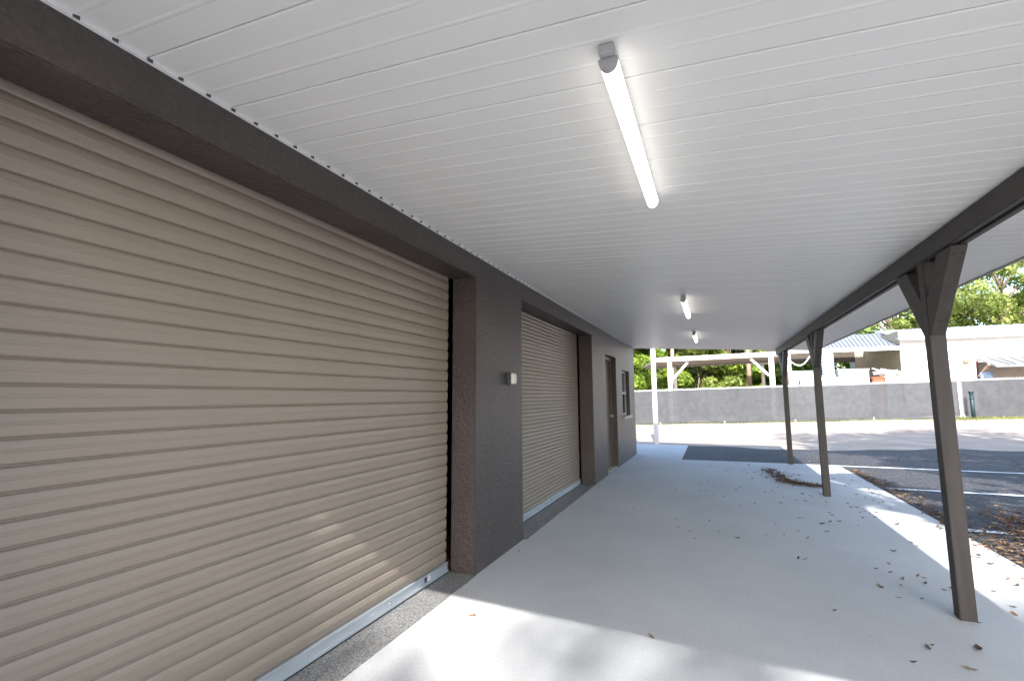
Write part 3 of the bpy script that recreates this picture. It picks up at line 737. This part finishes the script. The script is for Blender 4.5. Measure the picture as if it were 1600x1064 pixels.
# oaks above the white building
for px, Y, py, rad, n, lab, m, sd in (
  (1392, 58, 478, 4.2, 5200, 'low open crowned oak rising behind the ridge of the lean-to', 'leafB', 3),
  (1455, 66, 505, 3.0, 1500, 'small thin tree top in the sky gap behind the white roof', 'leafB', 4),
  (1555, 54, 412, 6.0, 10500, 'large spreading oak behind the white building, right of the near post', 'leafB', 8),
  (1680, 57, 385, 7.0, 10500, 'tall oak behind the white building at the right edge', 'leafA', 12)):
    q = at(px, py, Y); tree(q.x, Y, q.z, rad, lab, n=int(n*2.0), leaf=.17, m=m, base=.4, nclump=38, nm='oak_tree', cr=(.13, .25), seed=sd, tr=.3)
# shade trees outside the view, behind and right of the camera
tree(9.8, 2.2, 11.5, 6.0, 'big oak beside the parking stalls that shades the asphalt', n=16000, leaf=.17, m='leafA', base=.42, nclump=34, nm='oak_tree', cr=(.16, .3), tr=.35, seed=21)
tree(17.5, 3.0, 11.5, 5.6, 'second big oak farther right of the parking stalls', n=15000, leaf=.17, m='leafA', base=.42, nclump=32, nm='oak_tree', cr=(.16, .3), tr=.35, seed=22)
tree(3.9, -21, 20, 4.2, 'thin tall oak standing behind the open end of the patio cover', n=2100, leaf=.19, m='leafA', base=.6, nclump=16, nm='oak_tree', cr=(.12, .24), tr=.12, seed=24)
tree(5.0, .2, 7.0, 1.2, 'young slim oak beside the slab edge, right of the camera', n=2600, leaf=.12, m='leafA', base=.74, nclump=12, nm='oak_tree', cr=(.25, .42), tr=.05, seed=25)

# ------------------------------------------------------------------ grass along the fence
V, F = [], []
for k in range(5200):
    x = random.uniform(xs_-.6, 21) if k % 4 else random.uniform(-8, xs_); y = YFN-.25-abs(random.gauss(0, .5 if x > xs_-1 else .15)); z = gz(x, y); h = random.uniform(.04, .13); a = random.uniform(0, 3.14); w = .014
    dx, dy = math.cos(a)*w, math.sin(a)*w; i = len(V)
    V += [(x-dx, y-dy, z), (x+dx, y+dy, z), (x+random.uniform(-.05, .05), y+random.uniform(-.05, .05), z+h)]; F.append((i, i+1, i+2))
tag(link('grass', (V, F), M['grass']), 'thin strip of yellowish grass at the foot of the screened fence', 'grass', kind='stuff')

# ------------------------------------------------------------------ fallen leaves
def leaf_shape(l, w, curl, seed):
    r = random.Random(seed); V, F = [], []; n = 6
    for i in range(n+1):
        t = i/n; ww = w*.5*math.sin(math.pi*min(1, t*.93+.05))**.8*(1+.25*math.sin(i*2.3+seed)); z = curl*l*(4*(t-.5)**2)*.35+.003
        V += [(t*l-l/2, -ww, z+ww*curl*r.uniform(.6, 1.4)), (t*l-l/2, 0, z), (t*l-l/2, ww, z+ww*curl*r.uniform(.6, 1.4))]
    for i in range(n):
        for j in range(2): a = i*3+j; F.append((a, a+3, a+4, a+1))
    return V, F
protos = []
for s in range(5):
    me = bpy.data.meshes.new('fallen_leaf'); me.from_pydata(*((lambda q: (q[0], [], q[1]))(leaf_shape(random.uniform(.05, .07), random.uniform(.02, .03), random.uniform(.3, .9), s)))); me.update()
    me.materials.append(M[('dry1', 'dry1', 'dry2', 'dry1', 'dry3')[s]]); protos.append(me)
LL = {'dry1': 'small dark brown dead leaf lying flat on the concrete slab', 'dry2': 'small tan dead leaf among the scattered ones on the concrete slab', 'dry3': 'small reddish orange dead leaf among the scattered brown ones on the slab'}
def put_leaf(x, y, me, sc=1.0, label=None, z=.001):
    o = bpy.data.objects.new('fallen_leaf', me); COL.objects.link(o)
    o.location = (x, y, z); o.rotation_euler = (random.uniform(-.15, .15), random.uniform(-.15, .15), random.uniform(0, 6.28)); o.scale = (sc, sc, sc)
    mn = [k for k in LL if M[k] == me.materials[0]][0]
    tag(o, label or LL[mn], 'leaf')
    o['group'] = 'dead leaves scattered on the slab'
named = [((738, 962), 4, .8, 'bright orange dead leaf lying alone on the sunlit slab near the door'),
 ((1376, 917.5), 2, 1.15, 'pale tan dead leaf lying on the shaded slab left of the near post foot'),
 ((1529, 1015), 0, 1.3, 'dark curled dead leaf lying just below the foot of the near post'),
 ((1018, 996), 2, .9, 'tan dead leaf right at the edge of the roof shadow on the slab'),
 ((1258, 874), 2, .8, 'tan leaf lying alone in the middle of the shaded slab'),
 ((811, 861), 0, .5, 'tiny dark leaf beside the foot of the stucco pillar'),
 ((1515, 1046), 2, 1.0, 'tan dead leaf lowest of all at the right on the slab'),
 ((1450, 1013), 0, .9, 'dark leaf lying left of the curled leaf by the near post foot')]
for (px, py), k, sc, lab in named:
    q = gnd(px, py); put_leaf(q.x, q.y, protos[k], sc, lab)
for px, py in ((1411, 905), (1409, 915), (1404, 934), (1441, 936), (1434, 900), (1444, 903), (1446, 912), (1248, 873), (1424, 848), (1396, 862), (1389, 880), (1262, 841), (1225, 836), (1197, 836), (1247, 830), (1293, 831), (1285, 819),
   (1339, 793), (1344, 801), (1349, 809), (1325, 787), (1330, 793), (1296, 801), (1300, 805), (1253, 809), (1207, 767), (1157, 761), (1093, 768), (1055, 766), (1056, 811), (1060, 824), (1004, 799), (1254, 772), (1268, 777), (1271, 757), (1259, 783), (1245, 782), (1220, 786),
   (1372, 775), (1358, 765), (1365, 782), (1338, 773), (1342, 762), (1380, 785), (1390, 794), (1355, 752), (1375, 771), (1352, 778), (1362, 770), (1385, 803), (1332, 750), (1401, 820),
   (1540, 850), (1548, 882), (1530, 868), (1575, 905), (1590, 915), (1553, 924), (1520, 845), (1585, 960), (1600, 905), (1560, 870), (1475, 922), (1487, 920), (1123, 831), (1153, 841), (1195, 770), (1150, 724), (1110, 728), (1135, 735), (1163, 735), (1178, 738), (1240, 742), (1250, 742), (1232, 735), (1229, 732), (1170, 727), (1192, 730), (1303, 748), (1310, 741)):
    q = gnd(px, py); k = random.choice((0, 1, 3, 0, 1, 3, 2, 4)); put_leaf(q.x, q.y, protos[k], random.uniform(.55, 1.0))
for k in range(70):
    x = random.uniform(.8, 3.95); y = random.triangular(2.2, 11.2, 8); x = 3.95-abs(random.gauss(0, 1.0)) if k % 2 else x
    if x < .3: continue
    put_leaf(x, y, protos[random.choice((0, 1, 3))], random.uniform(.35, .75))
def litter(name, pts, cnt, sig, lab, z0=.004, mix=(0, 1, 3, 2), zz=None, h=.03):
    V, F, mi = [], [], []
    for k in range(cnt):
        i = random.randrange(len(pts)-1); t = random.random(); c = Vector(pts[i]).lerp(Vector(pts[i+1]), t)
        s = sig*(.6+.8*math.sin(3.1*t+i)**2)
        x, y = c.x+random.gauss(0, s), c.y+random.gauss(0, s); zb = (zz(x, y) if zz else z0) + abs(random.gauss(0, h*.5))
        q = random.choice(mix); me = protos[q]; m4 = Matrix.Translation((x, y, zb+.003)) @ Matrix.Rotation(random.uniform(0, 6.3), 4, 'Z') @ Matrix.Rotation(random.uniform(-.6, .6), 4, 'X') @ Matrix.Scale(random.uniform(.5, 1.05), 4)
        b = len(V); V += [tuple(m4 @ v.co) for v in me.vertices]
        for p in me.polygons: F.append(tuple(b+j for j in p.vertices)); mi.append({0: 0, 1: 0, 3: 0, 2: 1, 4: 2}[q])
    o = link(name, (V, F), [M['dry1'], M['dry2'], M['dry3']])
    o.data.polygons.foreach_set('material_index', mi); tag(o, lab, 'leaves', kind='stuff')
def g3(*pp): return [tuple(gnd(a, b)) for a, b in pp]
litter('leaf_pile', g3((1203, 735), (1210, 741), (1225, 751), (1240, 756), (1262, 758), (1284, 762)), 620, .075, 'swept drift of brown dead leaves on the slab beside the middle post')
az = lambda x, y: gz(x, y)+.009
litter('leaf_litter', [(4.2, 5.2, 0), (4.4, 6.2, 0), (4.75, 7.0, 0), (5.0, 7.6, 0)], 700, .19, 'brown and orange leaf litter on the asphalt along the slab edge', zz=az, mix=(0, 1, 2, 3, 0, 2, 1, 3, 4), h=.012)
litter('leaf_litter', [(4.1, 4.2, 0), (4.15, 8, 0), (4.1, 11, 0)], 700, .09, 'thin line of dead leaves caught against the slab edge', zz=az, mix=(0, 1, 3, 2))
litter('leaf_litter', [(4.5, 6, 0), (7, 9, 0), (9, 14, 0), (4, 13, 0)], 500, .9, 'sparse leaves strewn over the shaded asphalt stalls', zz=az, mix=(0, 1, 2))
